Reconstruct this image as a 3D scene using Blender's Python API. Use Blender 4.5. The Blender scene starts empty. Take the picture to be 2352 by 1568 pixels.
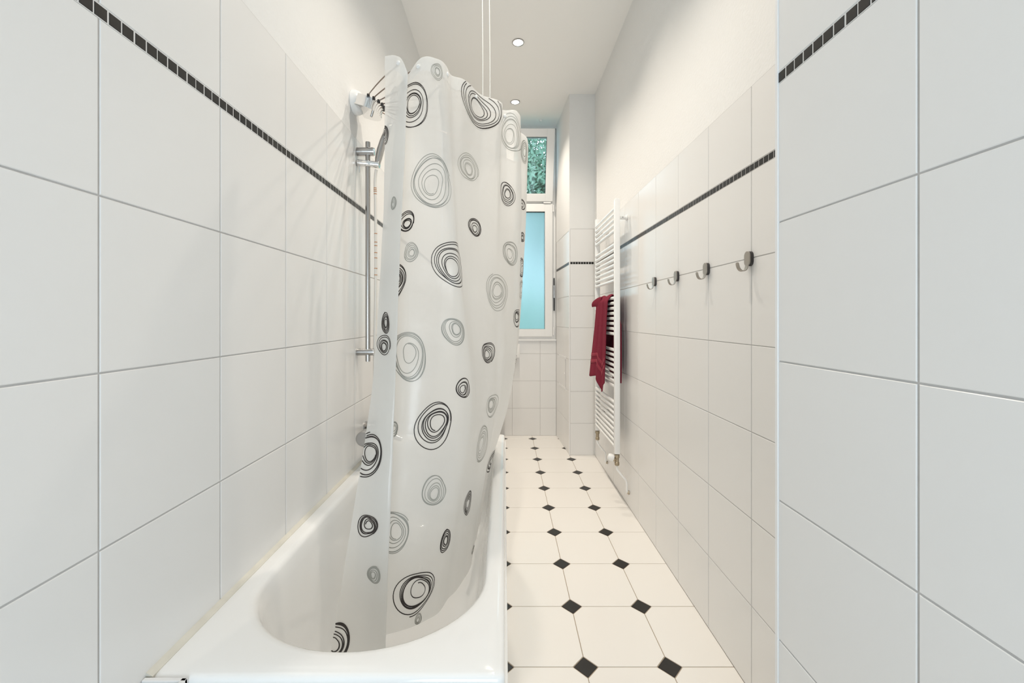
import bpy, bmesh, math, random
from mathutils import Vector, Matrix, Euler

scene = bpy.context.scene
COL = scene.collection

# ------------------------------------------------------------------ camera
F_PX, VPX, VPY, CAM_H = 932.0, 1159.0, 730.0, 1.30
cam_data = bpy.data.cameras.new('camera')
cam_data.sensor_fit = 'HORIZONTAL'
cam_data.sensor_width = 36.0
cam_data.lens = 36.0 * F_PX / 2352.0
cam_data.shift_x = (1176.0 - VPX) / 2352.0
cam_data.shift_y = -(784.0 - VPY) / 2352.0
cam_data.clip_start = 0.02
cam = bpy.data.objects.new('camera', cam_data)
cam.location = (0, 0, CAM_H)
cam.rotation_euler = (math.radians(90), 0, 0)
COL.objects.link(cam)
scene.camera = cam

# ------------------------------------------------------------------ sky, light, exposure
world = bpy.data.worlds.new('sky')
scene.world = world
world.use_nodes = True
wn = world.node_tree.nodes
wn['Background'].inputs[0].default_value = (0.66, 0.84, 0.97, 1)
wn['Background'].inputs[1].default_value = 2.5

def area_light(name, loc, rot, sx, sy, energy, color):
    d = bpy.data.lights.new(name, 'AREA')
    d.shape = 'RECTANGLE'; d.size = sx; d.size_y = sy
    d.energy = energy; d.color = color
    o = bpy.data.objects.new(name, d)
    o.location = loc; o.rotation_euler = rot
    COL.objects.link(o)
    return o
# daylight falling through the doorway behind the camera
area_light('doorway_daylight', (0.0, -1.50, 1.45), (math.radians(121), 0, 0), 1.0, 2.3, 32, (0.77, 0.90, 1.0))
SPOT_POWER = 45
SPOT_COLOR = (1.0, 0.90, 0.775)

scene.view_settings.view_transform = 'Standard'
scene.view_settings.look = 'None'
scene.view_settings.gamma = 1.0
scene.view_settings.use_curve_mapping = False
scene.view_settings.exposure = 0.5
scene.cycles.use_denoising = True
scene.cycles.max_bounces = 8
scene.cycles.diffuse_bounces = 5
scene.cycles.transparent_max_bounces = 12
scene.cycles.transmission_bounces = 8
scene.cycles.adaptive_threshold = 0.1
scene.cycles.sample_clamp_indirect = 6.0
scene.cycles.caustics_reflective = False
scene.cycles.caustics_refractive = False

# ------------------------------------------------------------------ room measures (metres)
XL, XR, XN = -0.687, 0.855, 0.595       # left wall, right wall, face of the boxed-out wall near the camera
YN, YP, YB, YF = 0.887, 3.846, 4.487, -1.55  # near corner, pillar front, window wall, wall behind the camera
ZC = 3.42                                # ceiling
NICHE0, NICHE1 = (0.573, YB), (0.615, YP)
ROW = 0.3015                             # tile row
STRIP0, STRIP1, TTOP = 6 * ROW, 6 * ROW + 0.0235, 2.132
RIM = 0.613                              # bathtub rim height

# ------------------------------------------------------------------ materials
def mat(name, color, rough=0.5, metal=0.0, spec=0.5, bump=0.0, bscale=60.0, cvar=0.0, cscale=8.0, coat=0.0, emis=None, estr=0.0, trans=0.0):
    m = bpy.data.materials.new(name); m.use_nodes = True
    nt = m.node_tree; b = nt.nodes['Principled BSDF']
    b.inputs['Base Color'].default_value = (*color, 1)
    b.inputs['Roughness'].default_value = rough
    b.inputs['Metallic'].default_value = metal
    b.inputs['Specular IOR Level'].default_value = spec
    b.inputs['Coat Weight'].default_value = coat
    b.inputs['Transmission Weight'].default_value = trans
    if emis:
        b.inputs['Emission Color'].default_value = (*emis, 1)
        b.inputs['Emission Strength'].default_value = estr
    tc = nt.nodes.new('ShaderNodeTexCoord')
    if cvar > 0:
        n = nt.nodes.new('ShaderNodeTexNoise'); n.inputs['Scale'].default_value = cscale; n.inputs['Detail'].default_value = 4
        r = nt.nodes.new('ShaderNodeMix'); r.data_type = 'RGBA'
        r.inputs[6].default_value = (*[c * (1 - cvar) for c in color], 1)
        r.inputs[7].default_value = (*[min(1, c * (1 + cvar)) for c in color], 1)
        nt.links.new(tc.outputs['Object'], n.inputs['Vector'])
        nt.links.new(n.outputs['Fac'], r.inputs[0])
        nt.links.new(r.outputs[2], b.inputs['Base Color'])
    if bump > 0:
        n = nt.nodes.new('ShaderNodeTexNoise'); n.inputs['Scale'].default_value = bscale; n.inputs['Detail'].default_value = 3
        bp = nt.nodes.new('ShaderNodeBump'); bp.inputs['Strength'].default_value = bump; bp.inputs['Distance'].default_value = 0.004
        nt.links.new(tc.outputs['Object'], n.inputs['Vector'])
        nt.links.new(n.outputs['Fac'], bp.inputs['Height'])
        nt.links.new(bp.outputs['Normal'], b.inputs['Normal'])
    return m

M = {
    'plaster': mat('painted_plaster', (0.815, 0.815, 0.805), 0.9, spec=0.15, bump=0.35, bscale=85),
    'ceiling': mat('ceiling_paint', (0.92, 0.91, 0.885), 0.95, spec=0.1, bump=0.08, bscale=40),
    'grout': mat('wall_grout', (0.52, 0.51, 0.50), 0.95, spec=0.1, cvar=0.10, cscale=30),
    'grout_white': mat('white_border_grout', (0.74, 0.74, 0.73), 0.9, spec=0.1),
    'tile': mat('satin_wall_tile', (0.80, 0.795, 0.785), 0.24, spec=0.42),
    'black_tile': mat('black_mosaic', (0.013, 0.012, 0.011), 0.35, spec=0.4),
    'floor_tile': mat('cream_floor_tile', (0.88, 0.855, 0.815), 0.22, spec=0.4),
    'floor_black': mat('black_floor_inset', (0.017, 0.015, 0.013), 0.32, spec=0.4, cvar=0.2, cscale=60),
    'floor_grout': mat('brown_floor_grout', (0.42, 0.35, 0.27), 0.95, spec=0.1, cvar=0.15, cscale=25),
    'enamel': mat('white_enamel', (0.91, 0.912, 0.905), 0.10, spec=0.55, coat=0.3),
    'white_plastic': mat('white_plastic', (0.86, 0.86, 0.85), 0.3),
    'trim': mat('white_trim_profile', (0.84, 0.84, 0.84), 0.35),
    'frame': mat('window_frame_white', (0.83, 0.83, 0.82), 0.3),
    'silicone': mat('beige_silicone', (0.68, 0.655, 0.58), 0.6, cvar=0.15, cscale=20),
    'chrome': mat('chrome', (0.86, 0.86, 0.86), 0.07, metal=1.0),
    'steel': mat('brushed_steel', (0.45, 0.445, 0.44), 0.25, metal=1.0),
    'nickel': mat('nickel_hook', (0.40, 0.375, 0.34), 0.35, metal=0.9),
    'brass': mat('nickel_brass_valve', (0.40, 0.34, 0.25), 0.32, metal=0.9),
    'wire': mat('bronze_wire', (0.22, 0.17, 0.14), 0.4, metal=0.7),
    'black': mat('black_plastic', (0.02, 0.02, 0.02), 0.45),
    'rubber': mat('dark_rubber', (0.05, 0.045, 0.045), 0.6),
    'radiator': mat('radiator_white', (0.88, 0.88, 0.87), 0.25, spec=0.5),
    'towel': mat('burgundy_terry', (0.23, 0.030, 0.052), 0.95, spec=0.1, bump=0.9, bscale=420, cvar=0.25, cscale=160),
    'towel_band': mat('burgundy_woven_band', (0.28, 0.038, 0.06), 0.7, spec=0.2, bump=0.3, bscale=600),
    'cord': mat('white_cord', (0.85, 0.84, 0.80), 0.8),
    'copper': mat('copper_winding', (0.55, 0.25, 0.10), 0.35, metal=0.7),
    'hose': mat('hose_cream', (0.74, 0.71, 0.66), 0.3, spec=0.6),
    'ink_black': mat('black_print', (0.022, 0.016, 0.015), 0.45),
    'ink_grey': mat('grey_print', (0.33, 0.33, 0.30), 0.5),
    'leaf': None, 'bark': mat('tree_bark', (0.06, 0.045, 0.03), 0.9, cvar=0.3, cscale=12),
    'soil': mat('garden_ground', (0.06, 0.10, 0.06), 0.95, cvar=0.4, cscale=2),
}

def leaf_material(name, c1, c2):
    m = bpy.data.materials.new(name); m.use_nodes = True
    nt = m.node_tree; nt.nodes.clear()
    out = nt.nodes.new('ShaderNodeOutputMaterial')
    d = nt.nodes.new('ShaderNodeBsdfDiffuse'); t = nt.nodes.new('ShaderNodeBsdfTranslucent'); mx = nt.nodes.new('ShaderNodeMixShader')
    n = nt.nodes.new('ShaderNodeTexNoise'); n.inputs['Scale'].default_value = 1.7
    tc = nt.nodes.new('ShaderNodeTexCoord'); cm = nt.nodes.new('ShaderNodeMix'); cm.data_type = 'RGBA'
    cm.inputs[6].default_value = (*c1, 1); cm.inputs[7].default_value = (*c2, 1)
    nt.links.new(tc.outputs['Object'], n.inputs['Vector']); nt.links.new(n.outputs['Fac'], cm.inputs[0])
    nt.links.new(cm.outputs[2], d.inputs[0]); nt.links.new(cm.outputs[2], t.inputs[0])
    mx.inputs[0].default_value = 0.5
    nt.links.new(d.outputs[0], mx.inputs[1]); nt.links.new(t.outputs[0], mx.inputs[2]); nt.links.new(mx.outputs[0], out.inputs[0])
    return m
M['leaf'] = leaf_material('tree_leaves', (0.17, 0.30, 0.25), (0.43, 0.57, 0.42))

def film_material(name, transp, transl, tint):
    # milky translucent vinyl: part clear, part scattering through, part matt white with a soft sheen
    m = bpy.data.materials.new(name); m.use_nodes = True
    nt = m.node_tree; nt.nodes.clear()
    out = nt.nodes.new('ShaderNodeOutputMaterial')
    d = nt.nodes.new('ShaderNodeBsdfDiffuse'); d.inputs[0].default_value = (*tint, 1)
    t = nt.nodes.new('ShaderNodeBsdfTranslucent'); t.inputs[0].default_value = (*tint, 1)
    c = nt.nodes.new('ShaderNodeBsdfTransparent'); c.inputs[0].default_value = (0.97, 0.97, 0.96, 1)
    g = nt.nodes.new('ShaderNodeBsdfGlossy'); g.inputs['Roughness'].default_value = 0.22
    tc = nt.nodes.new('ShaderNodeTexCoord'); n = nt.nodes.new('ShaderNodeTexNoise'); n.inputs['Scale'].default_value = 14
    bp = nt.nodes.new('ShaderNodeBump'); bp.inputs['Strength'].default_value = 0.25; bp.inputs['Distance'].default_value = 0.01
    nt.links.new(tc.outputs['Object'], n.inputs['Vector']); nt.links.new(n.outputs['Fac'], bp.inputs['Height'])
    for q in (d, t, g): nt.links.new(bp.outputs['Normal'], q.inputs['Normal'])
    m1 = nt.nodes.new('ShaderNodeMixShader'); m1.inputs[0].default_value = transl / (1 - transp)
    nt.links.new(d.outputs[0], m1.inputs[1]); nt.links.new(t.outputs[0], m1.inputs[2])
    m2 = nt.nodes.new('ShaderNodeMixShader'); m2.inputs[0].default_value = transp
    nt.links.new(m1.outputs[0], m2.inputs[1]); nt.links.new(c.outputs[0], m2.inputs[2])
    m3 = nt.nodes.new('ShaderNodeMixShader'); m3.inputs[0].default_value = 0.035
    nt.links.new(m2.outputs[0], m3.inputs[1]); nt.links.new(g.outputs[0], m3.inputs[2])
    nt.links.new(m3.outputs[0], out.inputs[0])
    return m
M['film'] = film_material('milky_vinyl_film', 0.15, 0.52, (0.905, 0.903, 0.888))
M['film_double'] = film_material('milky_vinyl_hem', 0.22, 0.42, (0.95, 0.95, 0.94))

def clear_glass():
    m = bpy.data.materials.new('clear_window_glass'); m.use_nodes = True
    nt = m.node_tree; nt.nodes.clear()
    out = nt.nodes.new('ShaderNodeOutputMaterial')
    c = nt.nodes.new('ShaderNodeBsdfTransparent'); c.inputs[0].default_value = (0.93, 0.97, 0.97, 1)
    g = nt.nodes.new('ShaderNodeBsdfGlossy'); g.inputs['Roughness'].default_value = 0.02
    fr = nt.nodes.new('ShaderNodeFresnel'); fr.inputs[0].default_value = 1.45
    mx = nt.nodes.new('ShaderNodeMixShader')
    nt.links.new(fr.outputs[0], mx.inputs[0]); nt.links.new(c.outputs[0], mx.inputs[1]); nt.links.new(g.outputs[0], mx.inputs[2])
    nt.links.new(mx.outputs[0], out.inputs[0])
    return m
def frosted_glass():
    m = bpy.data.materials.new('frosted_window_glass'); m.use_nodes = True
    nt = m.node_tree; nt.nodes.clear()
    out = nt.nodes.new('ShaderNodeOutputMaterial')
    r = nt.nodes.new('ShaderNodeBsdfRefraction'); r.inputs['Roughness'].default_value = 0.55; r.inputs['IOR'].default_value = 1.35
    r.inputs[0].default_value = (0.88, 0.98, 1.0, 1)
    t = nt.nodes.new('ShaderNodeBsdfTranslucent'); t.inputs[0].default_value = (0.86, 0.96, 1.0, 1)
    mx = nt.nodes.new('ShaderNodeMixShader'); mx.inputs[0].default_value = 0.15
    nt.links.new(r.outputs[0], mx.inputs[1]); nt.links.new(t.outputs[0], mx.inputs[2]); nt.links.new(mx.outputs[0], out.inputs[0])
    return m
M['clear'] = clear_glass(); M['frosted'] = frosted_glass()
def glow(name, color, s):
    m = bpy.data.materials.new(name); m.use_nodes = True
    b = m.node_tree.nodes['Principled BSDF']
    b.inputs['Emission Color'].default_value = (*color, 1); b.inputs['Emission Strength'].default_value = s
    return m
M['lamp'] = glow('halogen_lens', (1.0, 0.93, 0.82), 14.0)

# ------------------------------------------------------------------ geometry helpers
class MB:
    def __init__(s): s.v = []; s.f = []
    def add(s, vs, fs):
        n = len(s.v); s.v += [Vector(p) for p in vs]; s.f += [tuple(i + n for i in f) for f in fs]; return s
    def box(s, x0, x1, y0, y1, z0, z1, bev=0.0):
        if bev <= 0:
            return s.add([(x, y, z) for z in (z0, z1) for y in (y0, y1) for x in (x0, x1)],
                         [(0, 2, 3, 1), (4, 5, 7, 6), (0, 1, 5, 4), (2, 6, 7, 3), (0, 4, 6, 2), (1, 3, 7, 5)])
        bm = bmesh.new(); bmesh.ops.create_cube(bm, size=1.0)
        for v in bm.verts:
            v.co = Vector(((x0 + x1) / 2 + v.co.x * (x1 - x0), (y0 + y1) / 2 + v.co.y * (y1 - y0), (z0 + z1) / 2 + v.co.z * (z1 - z0)))
        bmesh.ops.bevel(bm, geom=bm.edges[:], offset=bev, segments=2, affect='EDGES', profile=0.5)
        bm.verts.index_update()
        s.add([v.co.copy() for v in bm.verts], [tuple(v.index for v in f.verts) for f in bm.faces]); bm.free(); return s
    def tube(s, pts, r, n=12, cap=True):
        pts = [Vector(p) for p in pts]; R = r if isinstance(r, (list, tuple)) else [r] * len(pts)
        rings = []; up = None
        for i, p in enumerate(pts):
            t = (pts[min(i + 1, len(pts) - 1)] - pts[max(i - 1, 0)]).normalized()
            if up is None: up = Vector((0, 0, 1)) if abs(t.z) < 0.9 else Vector((1, 0, 0))
            a = t.cross(up).normalized(); b = a.cross(t).normalized(); up = b
            rings.append([p + (a * math.cos(2 * math.pi * k / n) + b * math.sin(2 * math.pi * k / n)) * R[i] for k in range(n)])
        vs = [q for ring in rings for q in ring]; fs = []
        for i in range(len(pts) - 1):
            for k in range(n):
                k2 = (k + 1) % n
                fs.append((i * n + k, (i + 1) * n + k, (i + 1) * n + k2, i * n + k2))
        if cap: fs.append(tuple(range(n))); fs.append(tuple(range((len(pts) - 1) * n + n - 1, (len(pts) - 1) * n - 1, -1)))
        return s.add(vs, fs)
    def lathe(s, base, axis, prof, n=24):
        # prof: (distance along the axis, radius)
        base = Vector(base); ax = Vector(axis).normalized()
        return s.tube([base + ax * d for d, r in prof], [max(r, 1e-4) for d, r in prof], n)
    def extrude_poly(s, poly, d):
        # poly: list of 3D points (planar), d: extrusion vector
        n = len(poly); d = Vector(d); a = [Vector(p) for p in poly]
        s.add(a + [p + d for p in a], [tuple(range(n))[::-1], tuple(range(n, 2 * n))] + [(i, (i + 1) % n, (i + 1) % n + n, i + n) for i in range(n)])
        return s
    def grid(s, rows):
        n = len(rows[0]); vs = [p for r in rows for p in r]
        return s.add(vs, [(i * n + j, i * n + j + 1, (i + 1) * n + j + 1, (i + 1) * n + j) for i in range(len(rows) - 1) for j in range(n - 1)])
    def mesh(s, name, off=(0, 0, 0), smooth=False, fixn=True):
        me = bpy.data.meshes.new(name); o = Vector(off)
        me.from_pydata([tuple(v - o) for v in s.v], [], s.f); me.update()
        if fixn:
            bm = bmesh.new(); bm.from_mesh(me); bmesh.ops.recalc_face_normals(bm, faces=bm.faces[:]); bm.to_mesh(me); bm.free()
        if smooth:
            for p in me.polygons: p.use_smooth = True
            if smooth != 'all':
                try: me.set_sharp_from_angle(angle=math.radians(40))
                except Exception: pass
        return me

def obj(name, mb, material, parent=None, smooth=False, fixn=True, label=None):
    off = Vector((0, 0, 0)); p = parent
    while p is not None:
        off += p.location; p = p.parent
    me = mb.mesh(name, off, smooth, fixn) if isinstance(mb, MB) else mb
    if not me.materials: me.materials.append(M[material])
    o = bpy.data.objects.new(name, me); COL.objects.link(o)
    if parent: o.parent = parent
    if label: o['label'] = label
    return o
def tag(o, label, cat, group=None, kind=None):
    o['label'] = label; o['category'] = cat
    if group: o['group'] = group
    if kind: o['kind'] = kind
    return o
def thing(name, loc, label, cat, group=None, kind=None):
    o = bpy.data.objects.new(name, None); o.empty_display_size = 0.05; o.location = loc; COL.objects.link(o)
    return tag(o, label, cat, group, kind)
def copy_tree(o, loc, label):
    c = o.copy(); COL.objects.link(c); c.location = loc; c['label'] = label
    for ch in o.children:
        d = ch.copy(); COL.objects.link(d); d.parent = c
        for g in ch.children:
            e = g.copy(); COL.objects.link(e); e.parent = d
    return c

# tile: a thin slab in its local XY plane with a softened face edge, face at z = 0
_tiles = {}
def tile_mesh(poly, material, bev, depth):
    key = (tuple((round(x, 3), round(y, 3)) for x, y in poly), material)
    if key in _tiles: return _tiles[key]
    n = len(poly); cx = sum(p[0] for p in poly) / n; cy = sum(p[1] for p in poly) / n
    def inset(d):
        out = []
        for i in range(n):
            a = Vector(poly[i - 1]); b = Vector(poly[i]); c = Vector(poly[(i + 1) % n])
            e1 = (b - a).normalized(); e2 = (c - b).normalized()
            n1 = Vector((-e1.y, e1.x)); n2 = Vector((-e2.y, e2.x))
            k = n1 + n2; k = k / max(0.2, k.dot(n1))
            out.append(b + k * d)
        return out
    r0 = [(x, y, -depth) for x, y in poly]; r1 = [(x, y, -bev) for x, y in poly]; r2 = [(q.x, q.y, 0) for q in inset(bev)]
    fs = [tuple(range(2 * n, 3 * n))]
    for r in range(2):
        for i in range(n): fs.append((r * n + i, r * n + (i + 1) % n, (r + 1) * n + (i + 1) % n, (r + 1) * n + i))
    me = bpy.data.meshes.new('tile'); me.from_pydata(r0 + r1 + r2, [], fs); me.update(); me.materials.append(M[material])
    _tiles[key] = me
    return me
def rect(w, h): return [(0, 0), (w, 0), (w, h), (0, h)]
def place_tile(name, parent, me, origin, ax, ay):
    ax = Vector(ax).normalized(); ay = Vector(ay).normalized(); az = ax.cross(ay)
    o = bpy.data.objects.new(name, me); COL.objects.link(o); o.parent = parent
    m = Matrix((ax, ay, az)).transposed().to_4x4(); m.translation = Vector(origin) - parent.location
    o.matrix_local = m
    return o
GAP = 0.0032
def tile_wall(parent, origin, ax, cuts, z_rows, skip=None):
    # cuts: joint positions along ax from origin; z_rows: (z0, z1)
    ax = Vector(ax).normalized(); o = Vector(origin)
    for a, b in zip(cuts, cuts[1:]):
        for z0, z1 in z_rows:
            if b - a < 0.012 or z1 - z0 < 0.012 or (skip and skip(a, b, z0, z1)): continue
            me = tile_mesh(rect(round(b - a - GAP, 4), round(z1 - z0 - GAP, 4)), 'tile', 0.0012, 0.004)
            place_tile('tile', parent, me, o + ax * (a + GAP / 2) + Vector((0, 0, z0 + GAP / 2)), ax, (0, 0, 1))
def mosaic_strip(parent, origin, ax, length, start, near_to, far_from=None):
    # row of 25 mm black mosaic squares; those too small to pick apart join into one part
    ax = Vector(ax).normalized(); o = Vector(origin); az = ax.cross(Vector((0, 0, 1)))
    me = tile_mesh(rect(0.0222, STRIP1 - STRIP0 - 0.002), 'black_tile', 0.0008, 0.003)
    far = MB(); k = 0; random.seed(3)
    while True:
        s = start + k * 0.025; k += 1
        if s + 0.0222 > length: break
        p = o + ax * (s + random.uniform(-.0006, .0006)) + Vector((0, 0, STRIP0 + 0.001))
        if near_to(s): place_tile('mosaic_tile', parent, me, p, ax, (0, 0, 1))
        else:
            q = [p, p + ax * 0.0222, p + ax * 0.0222 + Vector((0, 0, .0215)), p + Vector((0, 0, .0215))]
            far.extrude_poly(q, -az * 0.003)
    if far.v:
        f = obj('mosaic_tiles', far, 'black_tile', parent); f['kind'] = 'stuff'
ROWS = [(i * ROW, (i + 1) * ROW) for i in range(6)] + [(STRIP1, TTOP)]

# ------------------------------------------------------------------ setting
G = 0.0016   # grout lies this far behind the tile faces
def shell(name, mb, material, label, cat='wall'):
    return tag(obj(name, mb, material), label, cat, kind='structure')

ceiling = shell('ceiling', MB().box(XL - .1, XR + .1, YF - .1, YB + .1, ZC, ZC + .1), 'ceiling', 'flat white painted ceiling with recessed spotlights', 'ceiling')
floor = shell('floor', MB().box(XL - .1, XR + .1, YF - .1, YB + .1, -0.1, -G), 'floor_grout', 'cream octagon tiled floor with small black square insets', 'floor')

# left wall: tiled to 2.13 m, plaster above
wl = MB().box(XL - .1, XL - G, YF, YB, -.05, TTOP)
wall_left = shell('wall_left', wl, 'grout', 'long white tiled wall beside the bathtub with a black mosaic strip')
obj('plaster', MB().box(XL - .1, XL - .002, YF, YB, TTOP, ZC + .02), 'plaster', wall_left)
obj('strip_grout', MB().box(XL - .05, XL - .0008, YF, YB, STRIP0 - .001, STRIP1 + .001), 'grout_white', wall_left)
cl = [0.6877 + 0.2935 * k for k in range(-4, 13)]; cl = [c for c in cl if c < YB - .02] + [YB]
tile_wall(wall_left, (XL, 0, 0), (0, 1, 0), cl, ROWS)
mosaic_strip(wall_left, (XL, 0, 0), (0, 1, 0), YB, -0.12, lambda s: 0.2 < s < 2.3)

# right wall beyond the corner
wall_right = shell('wall_right', MB().box(XR + G, XR + .1, YN - .3, YB, -.05, TTOP - .028), 'grout', 'white tiled wall with four hooks and the towel radiator')
RTOP = TTOP - 0.028
RROWS = ROWS[:6] + [(STRIP1, RTOP)]
obj('plaster', MB().box(XR + .002, XR + .1, YN - .3, YB, RTOP, ZC + .02), 'plaster', wall_right)
obj('strip_grout', MB().box(XR + .0008, XR + .05, YN - .2, YB, STRIP0 - .001, STRIP1 + .001), 'grout', wall_right)
cr = sorted([1.406 + 0.2965 * k for k in range(-2, 9)]); cr = [c for c in cr if c < YP - .02] + [YP]
tile_wall(wall_right, (XR, YP, 0), (0, -1, 0), [YP - c for c in cr[::-1]], RROWS)
mosaic_strip(wall_right, (XR, YP, 0), (0, -1, 0), YP - YN - .01, 0.006, lambda s: YP - s < 2.6)

# boxed-out wall close to the camera
wall_near = shell('wall_right_near', MB().box(XN + G, XR + .1, YF, YN - G, -.05, ZC + .02), 'grout', 'projecting white tiled wall close to the camera on the right')
cn = [YN - 0.3025 * k for k in range(0, 6)]
tile_wall(wall_near, (XN, YN, 0), (0, -1, 0), [YN - c for c in cn], ROWS)
obj('plaster', MB().box(XN + .001, XR + .1, YF, YN - .004, TTOP, ZC + .02), 'plaster', wall_near)
obj('strip_grout', MB().box(XN + .0008, XN + .05, YF, YN - .003, STRIP0 - .001, STRIP1 + .001), 'grout_white', wall_near)
mosaic_strip(wall_near, (XN, YN, 0), (0, -1, 0), 1.5, 0.004, lambda s: True)
tile_wall(wall_near, (XR, YN, 0), (-1, 0, 0), [0.0, XR - XN], ROWS)
t1 = MB().box(XN - .0025, XN + .006, YN - .006, YN + .0025, 0, ZC, .001)
tag(obj('trim_1', t1, 'trim'), 'thin white corner profile on the edge of the projecting wall', 'trim', kind='structure')

# wall with the window
W0, W1, WZ0, WZ1 = -0.02, 0.566, 1.062, 3.39
wb = MB()
wb.box(XL, XR + .1, YB + G, YB + .25, -.05, WZ0 - .012)
wb.box(XL, W0, YB + G, YB + .25, WZ0 - .012, WZ1); wb.box(W1, XR + .1, YB + G, YB + .25, WZ0 - .012, WZ1)
wb.box(XL, XR + .1, YB + G, YB + .25, WZ1, ZC + .02)
wall_back = shell('wall_back', wb, 'grout', 'short tiled end wall carrying the tall window')
obj('plaster', MB().box(XL, W0 - .002, YB - .002, YB + .01, WZ0 - .012, ZC).box(W0 - .01, NICHE0[0] + .01, YB - .002, YB + .01, WZ1 + .003, ZC), 'plaster', wall_back)
cb = [0.3937 - 0.31 * k for k in range(4)]; cb = [XL] + sorted(c for c in cb if c > XL + .03) + [NICHE0[0] - .002]
tile_wall(wall_back, (0, YB, 0), (1, 0, 0), cb, [(0, ROW), (ROW, 2 * ROW), (2 * ROW, 3 * ROW), (3 * ROW, WZ0 - .012)])
tag(obj('trim_2', MB().box(W0 - .02, W1 + .004, YB - .022, YB + .06, WZ0 - .014, WZ0 + .002, .003), 'trim'), 'narrow white window sill strip above the end wall tiles', 'sill', kind='structure')

# side of the niche, running from the window to the pillar corner
nd = Vector((NICHE1[0] - NICHE0[0], NICHE1[1] - NICHE0[1], 0)); nl = nd.length; nd.normalize()
# face looks to the left: axis runs towards the camera
npoly = [(NICHE0[0] + G, NICHE0[1], 0), (NICHE1[0] + G, NICHE1[1] + .004, 0), (XR + .1, NICHE1[1] + .004, 0), (XR + .1, NICHE0[1], 0)]
wn_ = MB().extrude_poly([(x, y, -.05) for x, y, z in npoly], (0, 0, ZC + .07))
wall_niche = shell('wall_niche', wn_, 'grout', 'narrow tiled side wall between the window and the pillar front')
pl2 = [(NICHE0[0] - .001, NICHE0[1], TTOP), (NICHE1[0] - .001, NICHE1[1] + .002, TTOP), (NICHE1[0] + .05, NICHE1[1] + .002, TTOP), (NICHE0[0] + .05, NICHE0[1], TTOP)]
obj('plaster', MB().extrude_poly(pl2, (0, 0, ZC - TTOP + .01)), 'plaster', wall_niche)
HZ0, HZ1, HA, HB = 0.612, 0.892, 0.17, 0.47
def in_hatch(a, b, z0, z1): return False
tile_wall(wall_niche, (NICHE0[0], NICHE0[1], 0), nd, [0.0, 0.045 + .0, 0.347, nl], ROWS)
mosaic_strip(wall_niche, (NICHE0[0], NICHE0[1], 0), nd, nl, 0.006, lambda s: False)

# pillar front
wall_pillar = shell('wall_pillar', MB().box(NICHE1[0] + G, XR + .05, YP + G, YP + .08, -.05, ZC + .02), 'grout', 'narrow tiled pillar front beside the towel radiator')
obj('plaster', MB().box(NICHE1[0] + .001, XR + .05, YP - .001, YP + .05, TTOP + .014, ZC + .01), 'plaster', wall_pillar)
obj('strip_grout', MB().box(NICHE1[0] + .002, XR, YP + .0006, YP + .05, STRIP0 - .001, STRIP1 + .001), 'grout_white', wall_pillar)
tile_wall(wall_pillar, (NICHE1[0], YP, 0), (1, 0, 0), [0.006, 0.226, XR - NICHE1[0]], ROWS[:6] + [(STRIP1, TTOP + .014)])
mosaic_strip(wall_pillar, (NICHE1[0], YP, 0), (1, 0, 0), XR - NICHE1[0], 0.008, lambda s: True)
tag(obj('trim_3', MB().box(NICHE1[0] - .004, NICHE1[0] + .006, YP - .003, YP + .008, 0, TTOP + .012, .0015), 'trim'), 'white corner profile on the pillar edge near the window', 'trim', kind='structure')

# wall behind the camera with the doorway
wf = MB().box(XL, -.55, YF - .1, YF, 0, ZC).box(.55, XR, YF - .1, YF, 0, ZC).box(-.55, .55, YF - .1, YF, 2.65, ZC).box(-.55, .55, YF - .14, YF - .1, 0, 2.65)
shell('wall_front', wf, 'plaster', 'plain white wall with a doorway behind the camera')

# floor tiles
FX, FY, PX, PY, HD = 0.302, 1.5126, 0.3135, 0.3178, 0.046
def clip(poly, axis, val, keep_less):
    out = []
    for i in range(len(poly)):
        a, b = poly[i], poly[(i + 1) % len(poly)]
        ina = (a[axis] <= val) == keep_less; inb = (b[axis] <= val) == keep_less
        if ina: out.append(a)
        if ina != inb:
            t = (val - a[axis]) / (b[axis] - a[axis]); out.append((a[0] + t * (b[0] - a[0]), a[1] + t * (b[1] - a[1])))
    return out
def area(p): return 0.5 * sum(p[i - 1][0] * p[i][1] - p[i][0] * p[i - 1][1] for i in range(len(p)))
def dedupe(p):
    out = []
    for q in p:
        if not out or math.hypot(q[0] - out[-1][0], q[1] - out[-1][1]) > 1e-4: out.append(q)
    if len(out) > 1 and math.hypot(out[0][0] - out[-1][0], out[0][1] - out[-1][1]) < 1e-4: out.pop()
    return out
def floor_piece(name, poly, material):
    behind_tub = sum(p[1] for p in poly) / len(poly) > 2.45
    x0 = XL if behind_tub else 0.007
    for ax, val, less in ((0, XR, True), (0, x0, False), (1, YB, True), (1, YF, False)):
        poly = clip(poly, ax, val, less)
        if len(poly) < 3: return
    poly = dedupe(poly)
    if len(poly) < 3 or area(poly) < 2e-4: return
    ox, oy = min(p[0] for p in poly), min(p[1] for p in poly)
    me = tile_mesh([(round(p[0] - ox, 4), round(p[1] - oy, 4)) for p in poly], material, 0.0008, 0.003)
    place_tile(name, floor, me, (ox, oy, 0), (1, 0, 0), (0, 1, 0))
g = 0.0016
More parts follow.
